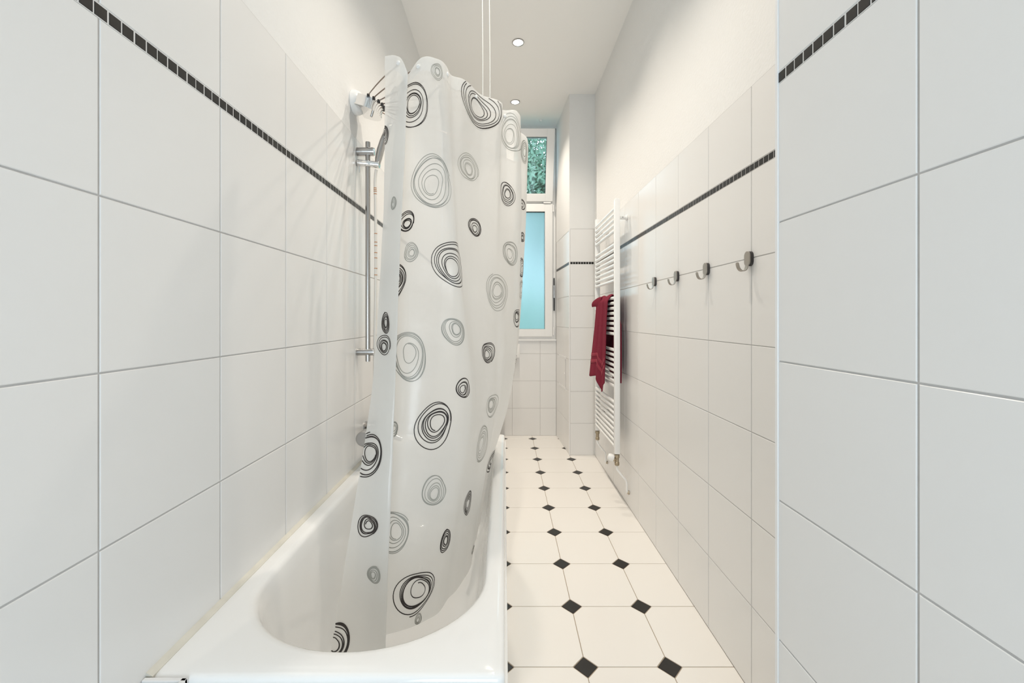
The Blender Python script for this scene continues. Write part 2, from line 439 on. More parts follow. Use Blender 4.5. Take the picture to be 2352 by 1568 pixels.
for j in range(-6, 11):
    for i in range(-4, 3):
        x0, y0 = FX + i * PX, FY + j * PY; x1, y1 = x0 + PX, y0 + PY; c = HD + g
        if x1 < -.35 and y1 < 2.3: continue
        floor_piece('floor_tile', [(x0 + c, y0 + g), (x1 - c, y0 + g), (x1 - g, y0 + c), (x1 - g, y1 - c), (x1 - c, y1 - g), (x0 + c, y1 - g), (x0 + g, y1 - c), (x0 + g, y0 + c)], 'floor_tile')
        d = HD - g
        floor_piece('black_inset_tile', [(x0 - d, y0), (x0, y0 - d), (x0 + d, y0), (x0, y0 + d)], 'floor_black')

# ------------------------------------------------------------------ window
win = thing('window_1', ((W0 + W1) / 2, YB, WZ0), 'tall white window with tilted clear top sash and frosted lower pane', 'window', kind='structure')
def frame_mb(x0, x1, z0, z1, wdt, y0, y1, bev=.004):
    b = MB()
    b.box(x0, x0 + wdt, y0, y1, z0, z1, bev); b.box(x1 - wdt, x1, y0, y1, z0, z1, bev)
    b.box(x0 + wdt - .002, x1 - wdt + .002, y0, y1, z0, z0 + wdt, bev); b.box(x0 + wdt - .002, x1 - wdt + .002, y0, y1, z1 - wdt, z1, bev)
    return b
fb = frame_mb(W0, W1, WZ0, WZ1, .05, YB + .005, YB + .075)
fb.box(W0 + .04, W1 - .04, YB + .005, YB + .075, 2.552, 2.592, .004)
obj('outer_frame', fb, 'frame', win)
SX0, SX1 = W0 + .038, 0.528
obj('lower_sash', frame_mb(SX0, SX1, 1.094, 2.556, .084, YB - .018, YB + .05), 'frame', win)
obj('frosted_pane', MB().box(SX0 + .08, SX1 - .08, YB + .016, YB + .02, 1.17, 2.48), 'frosted', win)
up = frame_mb(SX0, SX1, 0.0, 0.735, .082, -.018, .05)
gl = MB().box(SX0 + .078, SX1 - .078, .014, .018, .078, .658)
bead = frame_mb(SX0 + .078, SX1 - .078, .078, .658, .006, -.012, .03, .001)
T = Matrix.Translation((0, YB - .012, 2.584)) @ Matrix.Rotation(math.radians(17), 4, 'X')
for q in (up, gl, bead): q.v = [T @ v for v in q.v]
obj('tilted_sash', up, 'frame', win); obj('clear_pane', gl, 'clear', win); obj('glazing_bead', bead, 'rubber', win)
obj('glazing_bead', frame_mb(SX0 + .0815, SX1 - .0815, 1.1755, 2.4745, .004, YB - .006, YB + .03, .001), 'rubber', win)
obj('hinge', MB().box(SX1 + .002, SX1 + .016, YB - .024, YB, 2.47, 2.545, .002), 'frame', win)
obj('hinge', MB().box(SX1 - .10, SX1 - .02, YB - .026, YB, 2.560, 2.578, .002), 'frame', win)
obj('hinge', MB().box(SX1 + .002, SX1 + .018, YB - .024, YB, 1.11, 1.20, .002), 'frame', win)
lk = MB().box(SX1 + .012, SX1 + .024, YB - .012, YB, 1.66, 1.74, .002).box(SX1 + .012, SX1 + .026, YB - .014, YB, 1.38, 1.52, .002)
obj('lock_gear', lk, 'black', win); obj('lock_gear', MB().box(SX1 + .008, SX1 + .026, YB - .016, YB, 1.52, 1.66, .002), 'steel', win)

# outside: garden ground, trees
tag(obj('ground', MB().box(-14, 14, YB + .3, 40, -3.2, -3.0), 'soil'), 'dark green garden ground outside the window', 'ground', kind='structure')
def tree(loc, h, r, seed, label, n=9000, low=0.25):
    rnd = random.Random(seed)
    t = thing('tree', loc, label, 'tree', 'trees outside the window')
    x, y, z = loc
    tk = MB().tube([(x, y, z), (x + .08, y, z + h * .3), (x - .05, y + .1, z + h * .6), (x, y, z + h * .85)], [.2, .16, .11, .05], 8)
    obj('trunk', tk, 'bark', t, True)
    lf = MB()
    blobs = [(Vector((rnd.uniform(-.75, .75) * r, rnd.uniform(-.6, .6) * r, h * rnd.uniform(low, 1.0))), rnd.uniform(.28, .5) * r) for _ in range(26)]
    for i in range(n):
        c, br = blobs[i % len(blobs)]
        d = Vector((rnd.gauss(0, 1), rnd.gauss(0, 1), rnd.gauss(0, 1))).normalized() * br * rnd.uniform(.2, 1.05) ** .6
        p = Vector(loc) + c + d; s = rnd.uniform(.04, .085)
        a = Vector((rnd.gauss(0, 1), rnd.gauss(0, 1), rnd.gauss(0, 1))).normalized(); b = a.orthogonal().normalized()
        lf.add([p - a * s, p - b * s * .55, p + a * s, p + b * s * .55], [(0, 1, 2, 3)])
    o = obj('foliage', lf, 'leaf', t, fixn=False); o['kind'] = 'stuff'
    return t
tree((1.15, 10.5, -3.0), 10.4, 2.1, 1, 'bright green leafy tree seen through the clear top pane', 38000, .45)
tree((-5.0, 11.5, -3.0), 10.5, 2.2, 2, 'tall tree left of the view, behind the shower curtain')
tree((6.4, 12.5, -3.0), 9.0, 2.2, 5, 'farther tree to the right behind the bright one')
def bush(loc, r, h, seed, label):
    rnd = random.Random(seed); t = thing('bush', loc, label, 'bush', 'bushes below the window')
    tk = MB()
    for k in range(5): tk.tube([loc, (loc[0] + rnd.uniform(-.6, .6), loc[1] + rnd.uniform(-.3, .3), loc[2] + h * .8)], [.04, .01], 5)
    obj('stems', tk, 'bark', t)
    lf = MB()
    for i in range(9000):
        p = Vector(loc) + Vector((rnd.uniform(-1, 1) * r, rnd.uniform(-.5, .5) * r, h * rnd.random())); s = rnd.uniform(.08, .15)
        a = Vector((rnd.gauss(0, 1), rnd.gauss(0, 1), rnd.gauss(0, 1))).normalized(); b = a.orthogonal().normalized()
        lf.add([p - a * s, p - b * s * .5, p + a * s, p + b * s * .5], [(0, 1, 2, 3)])
    o = obj('foliage', lf, 'leaf', t, fixn=False); o['kind'] = 'stuff'
bush((0.4, 8.0, -3.0), 3.2, 4.7, 11, 'added dense bush darkening the frosted pane from behind')  # unseen bush, made tall and dense to block sky low in the frosted pane

# ------------------------------------------------------------------ bathtub
def rr(x0, x1, y0, y1, rx, ry0, ry1, z, n=14, m=6):
    pts = []
    cs = [((x1 - rx, y0 + ry0), -90, rx, ry0), ((x1 - rx, y1 - ry1), 0, rx, ry1), ((x0 + rx, y1 - ry1), 90, rx, ry1), ((x0 + rx, y0 + ry0), 180, rx, ry0)]
    for (cx, cy), a0, ex, ey in cs:
        for k in range(n + 1):
            a = math.radians(a0 + 90 * k / n); pts.append(Vector((cx + ex * math.cos(a), cy + ey * math.sin(a), z)))
    out = []
    for i, p in enumerate(pts):
        q = pts[(i + 1) % len(pts)]; out.append(p)
        if (i + 1) % (n + 1) == 0:
            for k in range(1, m): out.append(p.lerp(q, k / m))
    return out
TX0, TX1, TY0, TY1 = XL + .003, 0.001, 0.776, 2.407
tub = thing('bathtub', ((TX0 + TX1) / 2, (TY0 + TY1) / 2, 0), 'white enamelled built-in bathtub with a rounded basin along the left wall', 'bathtub')
rings = []
def outer(d, z, r=.016): rings.append(rr(TX0 + d, TX1 - d, TY0 + d, TY1 - d, r, r, r, z))
outer(.004, RIM - .045); outer(0, RIM - .04); outer(0, RIM - .012); outer(.0015, RIM - .006); outer(.0055, RIM - .0018); outer(.012, RIM)
IX0, IX1, IY0, IY1 = -0.628, -0.050, 0.8425, 2.345
def inner(d, z, fy=1.0, by=1.0):
    rx = (IX1 - IX0) / 2 - d; rings.append(rr(IX0 + d, IX1 - d, IY0 + d * fy, IY1 - d * by, rx * .985, max(.05, .245 - d * .5), max(.05, .2 - d * .3), z))
inner(-.018, RIM); inner(-.008, RIM - .0012); inner(-.001, RIM - .006); inner(.004, RIM - .016); inner(.010, .555, 1.3, 1.1); inner(.022, .45, 1.6, 1.2); inner(.038, .33, 2.0, 1.3)
inner(.055, .24, 2.4, 1.4); inner(.085, .19, 2.2, 1.4); inner(.13, .172, 1.9, 1.3); inner(.20, .166, 1.7, 1.3)
tb = MB(); n = len(rings[0])
tb.add([p for r in rings for p in r], [(i * n + k, i * n + (k + 1) % n, (i + 1) * n + (k + 1) % n, (i + 1) * n + k) for i in range(len(rings) - 1) for k in range(n)] + [tuple(range((len(rings) - 1) * n, len(rings) * n))])
obj('basin', tb, 'enamel', tub, 'all')
obj('side_panel', MB().box(-.018, .0065, TY0 + .01, TY1 - .002, 0, RIM - .042, .002), 'enamel', tub)
obj('end_panel', MB().box(TX0 + .095, -.018, TY0 + .03, TY0 + .045, 0, RIM - .042), 'enamel', tub)
obj('end_panel', MB().box(TX0, -.018, TY1 - .02, TY1 - .005, 0, RIM - .042), 'enamel', tub)
obj('drain', MB().lathe((-.34, 1.62, .164), (0, 0, 1), [(0, .035), (.004, .035), (.006, .028), (.007, .004)]), 'chrome', tub, True)
sl = MB().extrude_poly([(XL, TY0 + .001, RIM - .004), (XL + .013, TY0 + .001, RIM - .004), (XL + .013, TY0 + .001, RIM + .0008), (XL + .004, TY0 + .001, RIM + .006), (XL, TY0 + .001, RIM + .008)], (0, TY1 - TY0 - .006, 0))
tag(obj('trim_4', sl, 'silicone'), 'beige silicone joint between bathtub rim and left wall tiles', 'sealant', kind='structure')
# small tiled ledge at the foot of the tub, by the left wall
lg = thing('wall_ledge', (XL + .04, .4, 0), 'small white tiled ledge with edge profile at the tub corner, bottom left', 'ledge', kind='structure')
LX = XL + .083
obj('body', MB().box(XL, LX - .004, -.6, TY0 - .002, 0, RIM - .008), 'grout_white', lg)
obj('top_tile', MB().box(XL + .004, LX - .012, -.6, TY0 - .012, RIM - .008, RIM - .002, .001), 'tile', lg)
obj('edge_profile', MB().box(XL + .001, LX, TY0 - .010, TY0 - .002, RIM - .012, RIM + .002, .0012), 'trim', lg)
obj('edge_profile', MB().box(LX - .010, LX, -.6, TY0 - .003, RIM - .012, RIM + .002, .0012), 'trim', lg)
obj('side_tile', MB().box(LX - .006, LX - .001, -.6, TY0 - .012, 0, RIM - .016), 'tile', lg)

# ------------------------------------------------------------------ shower curtain
LEV=(2.23,1.6,0.9,0.62,0.28)
def herm(xs,ys,t):
    n=len(xs)
    if t<=xs[0]: return ys[0]
    if t>=xs[-1]: return ys[-1]
    lo,hi=0,n-1
    while hi-lo>1:
        m=(lo+hi)//2
        if xs[m]<=t: lo=m
        else: hi=m
    i=lo; h=xs[i+1]-xs[i]; s=(t-xs[i])/h
    def tan(k):
        if k==0: return (ys[1]-ys[0])/(xs[1]-xs[0])
        if k==n-1: return (ys[-1]-ys[-2])/(xs[-1]-xs[-2])
        a=(ys[k]-ys[k-1])/(xs[k]-xs[k-1]); b=(ys[k+1]-ys[k])/(xs[k+1]-xs[k])
        w1=xs[k+1]-xs[k]; w0=xs[k]-xs[k-1]
        return (a*w1+b*w0)/(w0+w1)
    m0=tan(i)*h; m1=tan(i+1)*h; s2=s*s; s3=s2*s
    return ys[i]*(2*s3-3*s2+1)+m0*(s3-2*s2+s)+ys[i+1]*(3*s2-2*s3)+m1*(s3-s2)
class Curtain:
    # nodes: list of (ztop, [(x,y) per level]) ; U: fabric parameter per node
    def __init__(self,nodes):
        self.nodes=nodes
        U=[0.0]
        for a,b in zip(nodes,nodes[1:]):
            d=max(math.hypot(a[1][l][0]-b[1][l][0],a[1][l][1]-b[1][l][1]) for l in (0,1,2))
            U.append(U[-1]+d)
        self.U=U; self.zt=[n[0] for n in nodes]
        self.lz=[-z for z in LEV]
    def col(self,u):
        r=[]
        for l in range(5):
            r.append((herm(self.U,[n[1][l][0] for n in self.nodes],u),herm(self.U,[n[1][l][1] for n in self.nodes],u)))
        return herm(self.U,self.zt,u),r
    def at(self,u,z,c=None):
        zt,r=c or self.col(u)
        x=herm(self.lz,[p[0] for p in r],-z); y=herm(self.lz,[p[1] for p in r],-z)
        # soft crumples of the film
        k=0.0035*math.sin(9*u+7*z)+0.002*math.sin(23*u-11*z+1)+0.0015*math.sin(31*z+5*u)
        return (x,y+k,z)

NODES = [
    (2.232, [(-0.4264, 1.445), (-0.4206, 1.4), (-0.4512, 1.31), (-0.4849, 1.2695), (-0.5262, 1.22)]),
    (2.225, [(-0.3834, 1.435), (-0.3879, 1.385), (-0.4043, 1.295), (-0.4254, 1.2545), (-0.4512, 1.205)]),
    (2.190, [(-0.3517, 1.425), (-0.3615, 1.375), (-0.3667, 1.285), (-0.3708, 1.2445), (-0.3757, 1.195)]),
    (2.155, [(-0.3379, 1.425), (-0.3504, 1.372), (-0.3543, 1.285), (-0.3548, 1.2468), (-0.3554, 1.2)]),
    (2.150, [(-0.3501, 1.45), (-0.3637, 1.395), (-0.3683, 1.305), (-0.37, 1.269), (-0.372, 1.225)]),
    (2.150, [(-0.3718, 1.462), (-0.4127, 1.43), (-0.4184, 1.34), (-0.422, 1.3085), (-0.4265, 1.27)]),
    (2.152, [(-0.3735, 1.475), (-0.4253, 1.452), (-0.4305, 1.36), (-0.4317, 1.3285), (-0.4332, 1.29)]),
    (2.170, [(-0.3522, 1.472), (-0.3984, 1.462), (-0.4019, 1.372), (-0.4012, 1.3396), (-0.4003, 1.3)]),
    (2.218, [(-0.3056, 1.446), (-0.3329, 1.45), (-0.3293, 1.37), (-0.3308, 1.3498), (-0.3327, 1.325)]),
    (2.230, [(-0.2482, 1.455), (-0.2477, 1.452), (-0.2254, 1.41), (-0.2448, 1.3875), (-0.2685, 1.36)]),
    (2.224, [(-0.2133, 1.495), (-0.1751, 1.47), (-0.1278, 1.47), (-0.169, 1.4475), (-0.2194, 1.42)]),
    (2.219, [(-0.2066, 1.528), (-0.1751, 1.497), (-0.1171, 1.495), (-0.1581, 1.4793), (-0.2083, 1.46)]),
    (2.224, [(-0.1634, 1.57), (-0.1625, 1.53), (-0.1067, 1.53), (-0.142, 1.5165), (-0.1851, 1.5)]),
    (2.222, [(-0.094, 1.684), (-0.1054, 1.61), (-0.0807, 1.6), (-0.1154, 1.591), (-0.1577, 1.58)]),
    (2.222, [(-0.0205, 1.735), (-0.0485, 1.675), (-0.0517, 1.66), (-0.0926, 1.651), (-0.1425, 1.64)]),
    (2.218, [(-0.0094, 1.755), (-0.0327, 1.695), (-0.0417, 1.69), (-0.085, 1.681), (-0.138, 1.67)]),
    (2.214, [(-0.0192, 1.785), (-0.0203, 1.72), (-0.0332, 1.72), (-0.115, 1.7155), (-0.1376, 1.71)]),
    (2.216, [(0.0019, 1.8), (0.0057, 1.765), (-0.0189, 1.76), (-0.1, 1.76), (-0.1379, 1.76)]),
    (2.216, [(0.0562, 1.805), (0.0573, 1.84), (0.0059, 1.83), (-0.078, 1.8345), (-0.1362, 1.84)]),
    (2.208, [(0.0709, 1.835), (0.074, 1.865), (0.0159, 1.855), (-0.066, 1.8618), (-0.1304, 1.87)]),
    (2.190, [(0.0605, 1.88), (0.0632, 1.9), (0.0122, 1.89), (-0.07, 1.8945), (-0.1366, 1.9)]),
    (2.198, [(0.0736, 1.96), (0.0736, 1.96), (0.0146, 1.94), (-0.066, 1.94), (-0.1311, 1.94)]),
    (2.185, [(0.1116, 2.0), (0.0932, 2.02), (0.0215, 2.0), (-0.062, 2.0), (-0.1223, 2.0)]),
    (2.150, [(0.1216, 2.06), (0.0982, 2.08), (0.0198, 2.05), (-0.062, 2.05), (-0.121, 2.05)]),
    (2.160, [(0.0738, 2.22), (0.05, 2.22), (-0.021, 2.17), (-0.07, 2.1475), (-0.1342, 2.12)]),
    (2.200, [(-0.0473, 2.32), (-0.0716, 2.3), (-0.1178, 2.24), (-0.1423, 2.2085), (-0.1723, 2.17)]),
    (2.160, [(-0.1874, 2.36), (-0.1975, 2.33), (-0.2411, 2.27), (-0.2479, 2.234), (-0.2561, 2.19)]),
    (2.200, [(-0.3267, 2.36), (-0.3475, 2.33), (-0.3839, 2.25), (-0.389, 2.2185), (-0.3953, 2.18)]),
]
# scribbled ring prints: (u, z, half width, half height, black?)
PRINTS = [
    (0.288, 2.062, 0.1093, 0.0875, 1),
    (0.757, 2.166, 0.1252, 0.1002, 1),
    (0.984, 1.842, 0.0668, 0.0535, 1),
    (0.747, 1.657, 0.047, 0.0376, 1),
    (0.294, 1.647, 0.0403, 0.0377, 1),
    (0.509, 1.495, 0.0975, 0.0906, 1),
    (0.253, 1.43, 0.054, 0.0698, 1),
    (0.0, 1.943, 0.0247, 0.0367, 1),
    (0.235, 1.827, 0.0227, 0.0253, 1),
    (0.045, 1.283, 0.0207, 0.0377, 1),
    (0.042, 1.211, 0.0347, 0.036, 1),
    (0.803, 1.162, 0.061, 0.0488, 1),
    (0.51, 1.05, 0.0315, 0.0359, 1),
    (0.408, 0.926, 0.0689, 0.0811, 1),
    (0.014, 0.861, 0.0572, 0.0753, 1),
    (0.045, 0.655, 0.0257, 0.0365, 1),
    (0.66, 0.605, 0.0573, 0.0458, 1),
    (0.5, 0.525, 0.0245, 0.0424, 1),
    (0.369, 0.39, 0.0939, 0.0751, 1),
    (0.008, 0.328, 0.0325, 0.0591, 1),
    (1.082, 1.3, 0.0435, 0.0476, 1),
    (1.261, 1.545, 0.0506, 0.0469, 1),
    (1.102, 0.643, 0.0626, 0.0501, 1),
    (1.254, 1.693, 0.0319, 0.0255, 1),
    (1.253, 1.852, 0.0319, 0.0255, 1),
    (0.444, 2.183, 0.045, 0.036, 0),
    (1.022, 2.12, 0.1017, 0.0888, 0),
    (0.418, 1.786, 0.1189, 0.0966, 0),
    (0.691, 1.888, 0.075, 0.0611, 0),
    (0.322, 1.534, 0.033, 0.0357, 0),
    (1.012, 1.587, 0.0609, 0.0598, 0),
    (0.901, 1.409, 0.0975, 0.078, 0),
    (0.485, 1.252, 0.0444, 0.0528, 0),
    (0.319, 1.169, 0.0694, 0.0902, 0),
    (0.851, 0.943, 0.0644, 0.0515, 0),
    (0.767, 0.805, 0.0918, 0.0734, 0),
    (0.424, 0.708, 0.0531, 0.0523, 0),
    (0.278, 0.592, 0.0584, 0.0722, 0),
    (0.074, 0.524, 0.0138, 0.025, 0),
    (1.265, 2.111, 0.0321, 0.0555, 0),
    (0.06, 1.693, 0.0158, 0.0269, 0),
    (0.862, 0.365, 0.0198, 0.0158, 0),
    (0.392, 0.304, 0.0217, 0.0173, 0),
    (1.28, 1.44, 0.0593, 0.0474, 0),
    (1.265, 1.045, 0.1061, 0.0848, 0),
    (0.275, 0.924, 0.0153, 0.0251, 0),
]
CUR = Curtain(NODES)
UMAX = CUR.U[-1]; ZBOT = 0.285
curtain = thing('shower_curtain', (-0.2, 1.7, ZBOT), 'milky translucent shower curtain printed with black and grey scribbled rings', 'shower curtain')
NU, NW = 300, 70
us = [UMAX * i / NU for i in range(NU + 1)]
cols = [CUR.col(u) for u in us]
rows = []
for j in range(NW + 1):
    w = j / NW
    rows.append([CUR.at(u, c[0] + (ZBOT - c[0]) * w, c) for u, c in zip(us, cols)])
obj('film', MB().grid(rows), 'film', curtain, 'all', fixn=False)
def cnormal(u, z):
    a = Vector(CUR.at(max(0, u - .003), z)); b = Vector(CUR.at(min(UMAX, u + .003), z)); c = Vector(CUR.at(u, z + .004)); d = Vector(CUR.at(u, z - .004))
    return (b - a).cross(c - d).normalized()
hem = [[], [], []]
for u, c in zip(us, cols):
    for k, z in enumerate((c[0] + .001, c[0] - .026, c[0] - .052 - .004 * math.sin(u * 17))):
        hem[k].append(Vector(CUR.at(u, z, c)) + cnormal(u, z) * .0014)
obj('top_hem', MB().grid(hem), 'film_double', curtain, 'all', fixn=False)
TIPS_U = (0.062, 0.32, 0.545, 0.735, 0.975, 1.215, 1.50, 1.80)
for u in TIPS_U:
    zt = CUR.col(u)[0] - .024; p = Vector(CUR.at(u, zt)); nrm = cnormal(u, zt)
    obj('snap_button', MB().lathe(p - nrm * .004, nrm, [(0, .008), (.005, .0085), (.008, .007), (.0095, .003)], 16), 'white_plastic', curtain, True)
def scribble(seed, loops):
    rnd = random.Random(seed); out = []
    ph = [rnd.uniform(0, 6.28) for _ in range(6)]; dx, dy = rnd.uniform(-.3, .3), rnd.uniform(-.3, .3)
    radii = [1.0, .96] + sorted([rnd.uniform(.42, .93) for _ in range(loops - 3)], reverse=True) + [.36]
    steps = 44
    for i in range(loops * steps - rnd.randint(0, 20)):
        a = 2 * math.pi * i / steps + ph[0]; t = i / steps; k = min(int(t), loops - 2); f = t - k; f = min(f, 1.0); f = f * f * (3 - 2 * f)
        r = radii[k] * (1 - f) + radii[k + 1] * f
        s = 1 - r
        r *= 1 + .075 * math.sin(2 * a + ph[1] + .25 * t) + .05 * math.sin(3 * a + ph[2] + .4 * t) + .03 * math.sin(t * 2.3 + ph[3])
        out.append((r * math.cos(a) + dx * s * 1.3, r * math.sin(a) + dy * s * 1.3))
    return out
for q, (pu, pz, ru, rz, blk) in enumerate(PRINTS):
    big = max(ru, rz)
    path = scribble(100 + q, 6 if big < .05 else 7)
    hw = (.0016 if blk else .00125) * (1.0 if big > .04 else .85)
    mb = MB(); prev = None
    P = [(pu + a * ru / 1.08, pz + b * rz / 1.08) for a, b in path]
    for i, (u, z) in enumerate(P):
        ok = 0.001 < u < UMAX - .001 and z > ZBOT + .002
        if ok:
            c = CUR.col(u); ok = z < c[0] - .001
        if not ok: prev = None; continue
        a = P[max(0, i - 1)]; b = P[min(len(P) - 1, i + 1)]
        du, dz = b[0] - a[0], b[1] - a[1]; L = math.hypot(du, dz) or 1; du /= L; dz /= L
        nrm = cnormal(u, z) * .0022
        p1 = Vector(CUR.at(u - dz * hw, z + du * hw)) + nrm; p2 = Vector(CUR.at(u + dz * hw, z - du * hw)) + nrm
        k = len(mb.v); mb.v += [p1, p2]
        if prev is not None: mb.f.append((prev, prev + 1, k + 1, k))
        prev = k
    if mb.f: obj('printed_ring', mb, 'ink_black' if blk else 'ink_grey', curtain, fixn=False)

# ------------------------------------------------------------------ folding wire spider that carries the curtain
HUB = Vector((-.585, 1.855, 2.275))
sp = thing('curtain_holder', (XL, 1.85, 2.20), 'chrome folding curtain holder with fanned wire arms on the left wall', 'curtain holder')
Rt = Matrix.Translation((XL + .035, 1.85, 2.272)) @ Matrix.Rotation(math.radians(16), 4, 'Y')
body = MB(); prof = [(0.0, -.062), (.012, -.064)] + [(.034 + .062 * math.cos(math.radians(a)), .064 * math.sin(math.radians(a))) for a in range(-80, 81, 10)] + [(.012, .064), (0, .062)]
body.extrude_poly([Rt @ Vector((x, y, -.022)) for x, y in prof], Rt.to_3x3() @ Vector((0, 0, .042)))
obj('hub_body', body, 'chrome', sp, True)
lip = MB().extrude_poly([Rt @ Vector((x * 1.06 - .002, y * 1.05, -.030)) for x, y in prof], Rt.to_3x3() @ Vector((0, 0, .007)))
obj('hub_rim', lip, 'chrome', sp, True)
obj('wall_cap', MB().lathe((XL - .001, 1.85, 2.28), (1, 0, 0), [(0, .052), (.02, .052), (.034, .046), (.044, .03), (.046, .004)], 28), 'white_plastic', sp, True)
obj('screw', MB().lathe(Rt @ Vector((.062, -.01, -.029)), Rt.to_3x3() @ Vector((0, 0, -1)), [(0, .005), (.016, .005), (.017, .002)], 12), 'steel', sp, True)
tips = []
for i, u in enumerate(TIPS_U):
    zt = CUR.col(u)[0] - .024; tips.append(Vector(CUR.at(u, zt)) - cnormal(u, zt) * .004)
for i, tp in enumerate(tips):
    ang = math.radians(-78 + 156 * i / (len(tips) - 1))
    root = Rt @ Vector((.034 + .062 * math.cos(ang), .064 * math.sin(ang), .024))
    mid = root.lerp(tp, .5) + Vector((0, 0, .012 + .05 * (tp - root).length * .3))
    pts = [root.lerp(mid, k / 8).lerp(mid.lerp(tp, k / 8), k / 8) for k in range(9)]
    arm = obj('wire_arm', MB().tube(pts, .0026, 6), 'wire', sp, True)
    d = (pts[1] - pts[0]).normalized()
    obj('clip', MB().tube([root - Vector((0, 0, .010)), root + Vector((0, 0, .003))], .0068, 8), 'black', arm)

# two cords hanging from the ceiling to the holder
def cord(x, y, zb, label):
    pts, rr_ = [], []
    L = ZC - zb; k = int(L / .006)
    for i in range(k + 1):
        pts.append((x + .0012 * math.sin(i * .045) + .002 * i / k, y, ZC - L * i / k)); rr_.append(.0026 if i % 2 else .0019)
    c = thing('hanging_cord', (x, y, zb), label, 'cord', 'cords above the curtain')
    obj('cord', MB().tube(pts, rr_, 6), 'cord', c, 'all')
    obj('ceiling_eye', MB().lathe((x, y, ZC), (0, 0, -1), [(0, .012), (.004, .012), (.008, .005), (.014, .004)], 12), 'white_plastic', c, True)
    obj('end_knot', MB().lathe((x + .002, y, zb + .006), (0, 0, -1), [(0, .003), (.004, .0055), (.010, .0055), (.014, .003)], 10), 'cord', c, True)
cord(-.096, 1.735, 2.17, 'left one of two thin white cords hanging above the curtain')
cord(-.0665, 1.76, 2.16, 'right one of two thin white cords hanging above the curtain')

# ------------------------------------------------------------------ shower rail, hand shower, mixer
RX, RY = -.637, 1.89
rail = thing('shower_rail', (RX, RY, 1.09), 'vertical chrome shower rail with two wall brackets and slider', 'shower rail')
obj('rail_tube', MB().tube([(RX, RY, 1.098), (RX, RY, 2.118)], .011, 20), 'steel', rail, True)
for zb, rad in ((2.074, .0195), (1.142, .0165)):
    br = obj('bracket', MB().lathe((XL, RY, zb), (1, 0, 0), [(0, rad), (.074, rad), (.078, rad * .92)], 24), 'steel', rail, True)
    obj('bracket_cap', MB().lathe((XL + .078, RY, zb), (1, 0, 0), [(0, rad * .9), (.003, rad * .86), (.004, .002)], 24), 'chrome', br, True)
ax = Vector((1, 0, -.10)).normalized()
sld = obj('slider', MB().lathe(Vector((RX, RY - .004, 2.016)) - ax * .048, ax, [(0, .013), (.002, .0155), (.102, .0155), (.104, .014)], 22), 'chrome', rail, True)
obj('slider_pin', MB().tube([(RX - .038, RY - .006, 2.01), (RX - .038, RY - .006, 1.975)], .003, 8), 'chrome', sld, True)
hs = thing('hand_shower', (RX + .05, RY, 2.0), 'slim grey hand shower leaning in the rail slider with its hose', 'hand shower')
b0 = Vector((RX + .044, RY - .005, 2.0)); b1 = Vector((RX + .068, RY + .01, 2.17))
hp = [b0.lerp(b1, t) + Vector((.010 * t * t, 0, 0)) for t in (0, .08, .25, .5, .75, .9, 1)]
obj('handle', MB().tube(hp, [.010, .012, .0155, .017, .014, .0105, .008], 14), 'steel', hs, True)
obj('spray_head', MB().lathe(b1 + Vector((.006, 0, .015)), (.85, .25, -.45), [(0, .012), (.008, .034), (.018, .038), (.024, .036), (.025, .004)], 24), 'steel', hs, True)
hz = [b0 + Vector((-.004, 0, -.012)), Vector((RX + .034, RY, 1.93)), Vector((RX + .036, RY, 1.80)), Vector((RX + .037, RY, 1.5)), Vector((RX + .031, RY + .005, 1.2)), Vector((RX + .028, RY + .01, 1.0)), Vector((RX + .028, RY + .05, .85)), Vector((RX + .022, RY + .07, .74))]
def smooth_path(P, k):
    out = []
    for i in range(len(P) - 1):
        p0, p1, p2, p3 = P[max(0, i - 1)], P[i], P[i + 1], P[min(len(P) - 1, i + 2)]
        for s in range(k):
            t = s / k; out.append(.5 * ((2 * p1) + (p2 - p0) * t + (2 * p0 - 5 * p1 + 4 * p2 - p3) * t * t + (3 * p1 - p0 - 3 * p2 + p3) * t ** 3))
    return out + [P[-1]]
hpth = smooth_path(hz, 40)
hose = obj('hose', MB().tube(hpth, [.0062 if i % 2 else .0068 for i in range(len(hpth))], 10), 'hose', hs, 'all')
for k, zz in enumerate((1.905, 1.897, 1.888, 1.878, 1.69, 1.655, 1.635, 1.60, 1.58, 1.53, 1.50)):
    i = min(range(len(hpth)), key=lambda q: abs(hpth[q].z - zz)); c = hpth[i]
    obj('copper_ring', MB().tube([c - Vector((0, 0, .0016)), c + Vector((0, 0, .0016))], .0072, 10), 'copper', hose, True)
mx = thing('bath_mixer', (XL, 1.95, .76), 'chrome bath mixer on the left wall, partly behind the curtain edge', 'tap')
obj('body', MB().lathe((-.628, 1.85, .762), (0, 1, 0), [(0, .022), (.26, .022)], 24), 'steel', mx, True)
for yy in (1.80, 2.06):
    obj('knob', MB().lathe((-.628, yy, .762), (0, 1, 0), [(0, .030), (.004, .034), (.046, .034), (.05, .030)], 28), 'steel', mx, True)
for yy in (2.0, 2.10):
    obj('wall_union', MB().lathe((XL, yy, .762), (1, 0, 0), [(0, .028), (.006, .028), (.012, .016), (.05, .016)], 20), 'steel', mx, True)
obj('spout', MB().tube([(-.628, 1.975, .75), (-.60, 1.975, .735), (-.54, 1.975, .725), (-.50, 1.975, .71)], [.016, .015, .014, .013], 14), 'steel', mx, True)

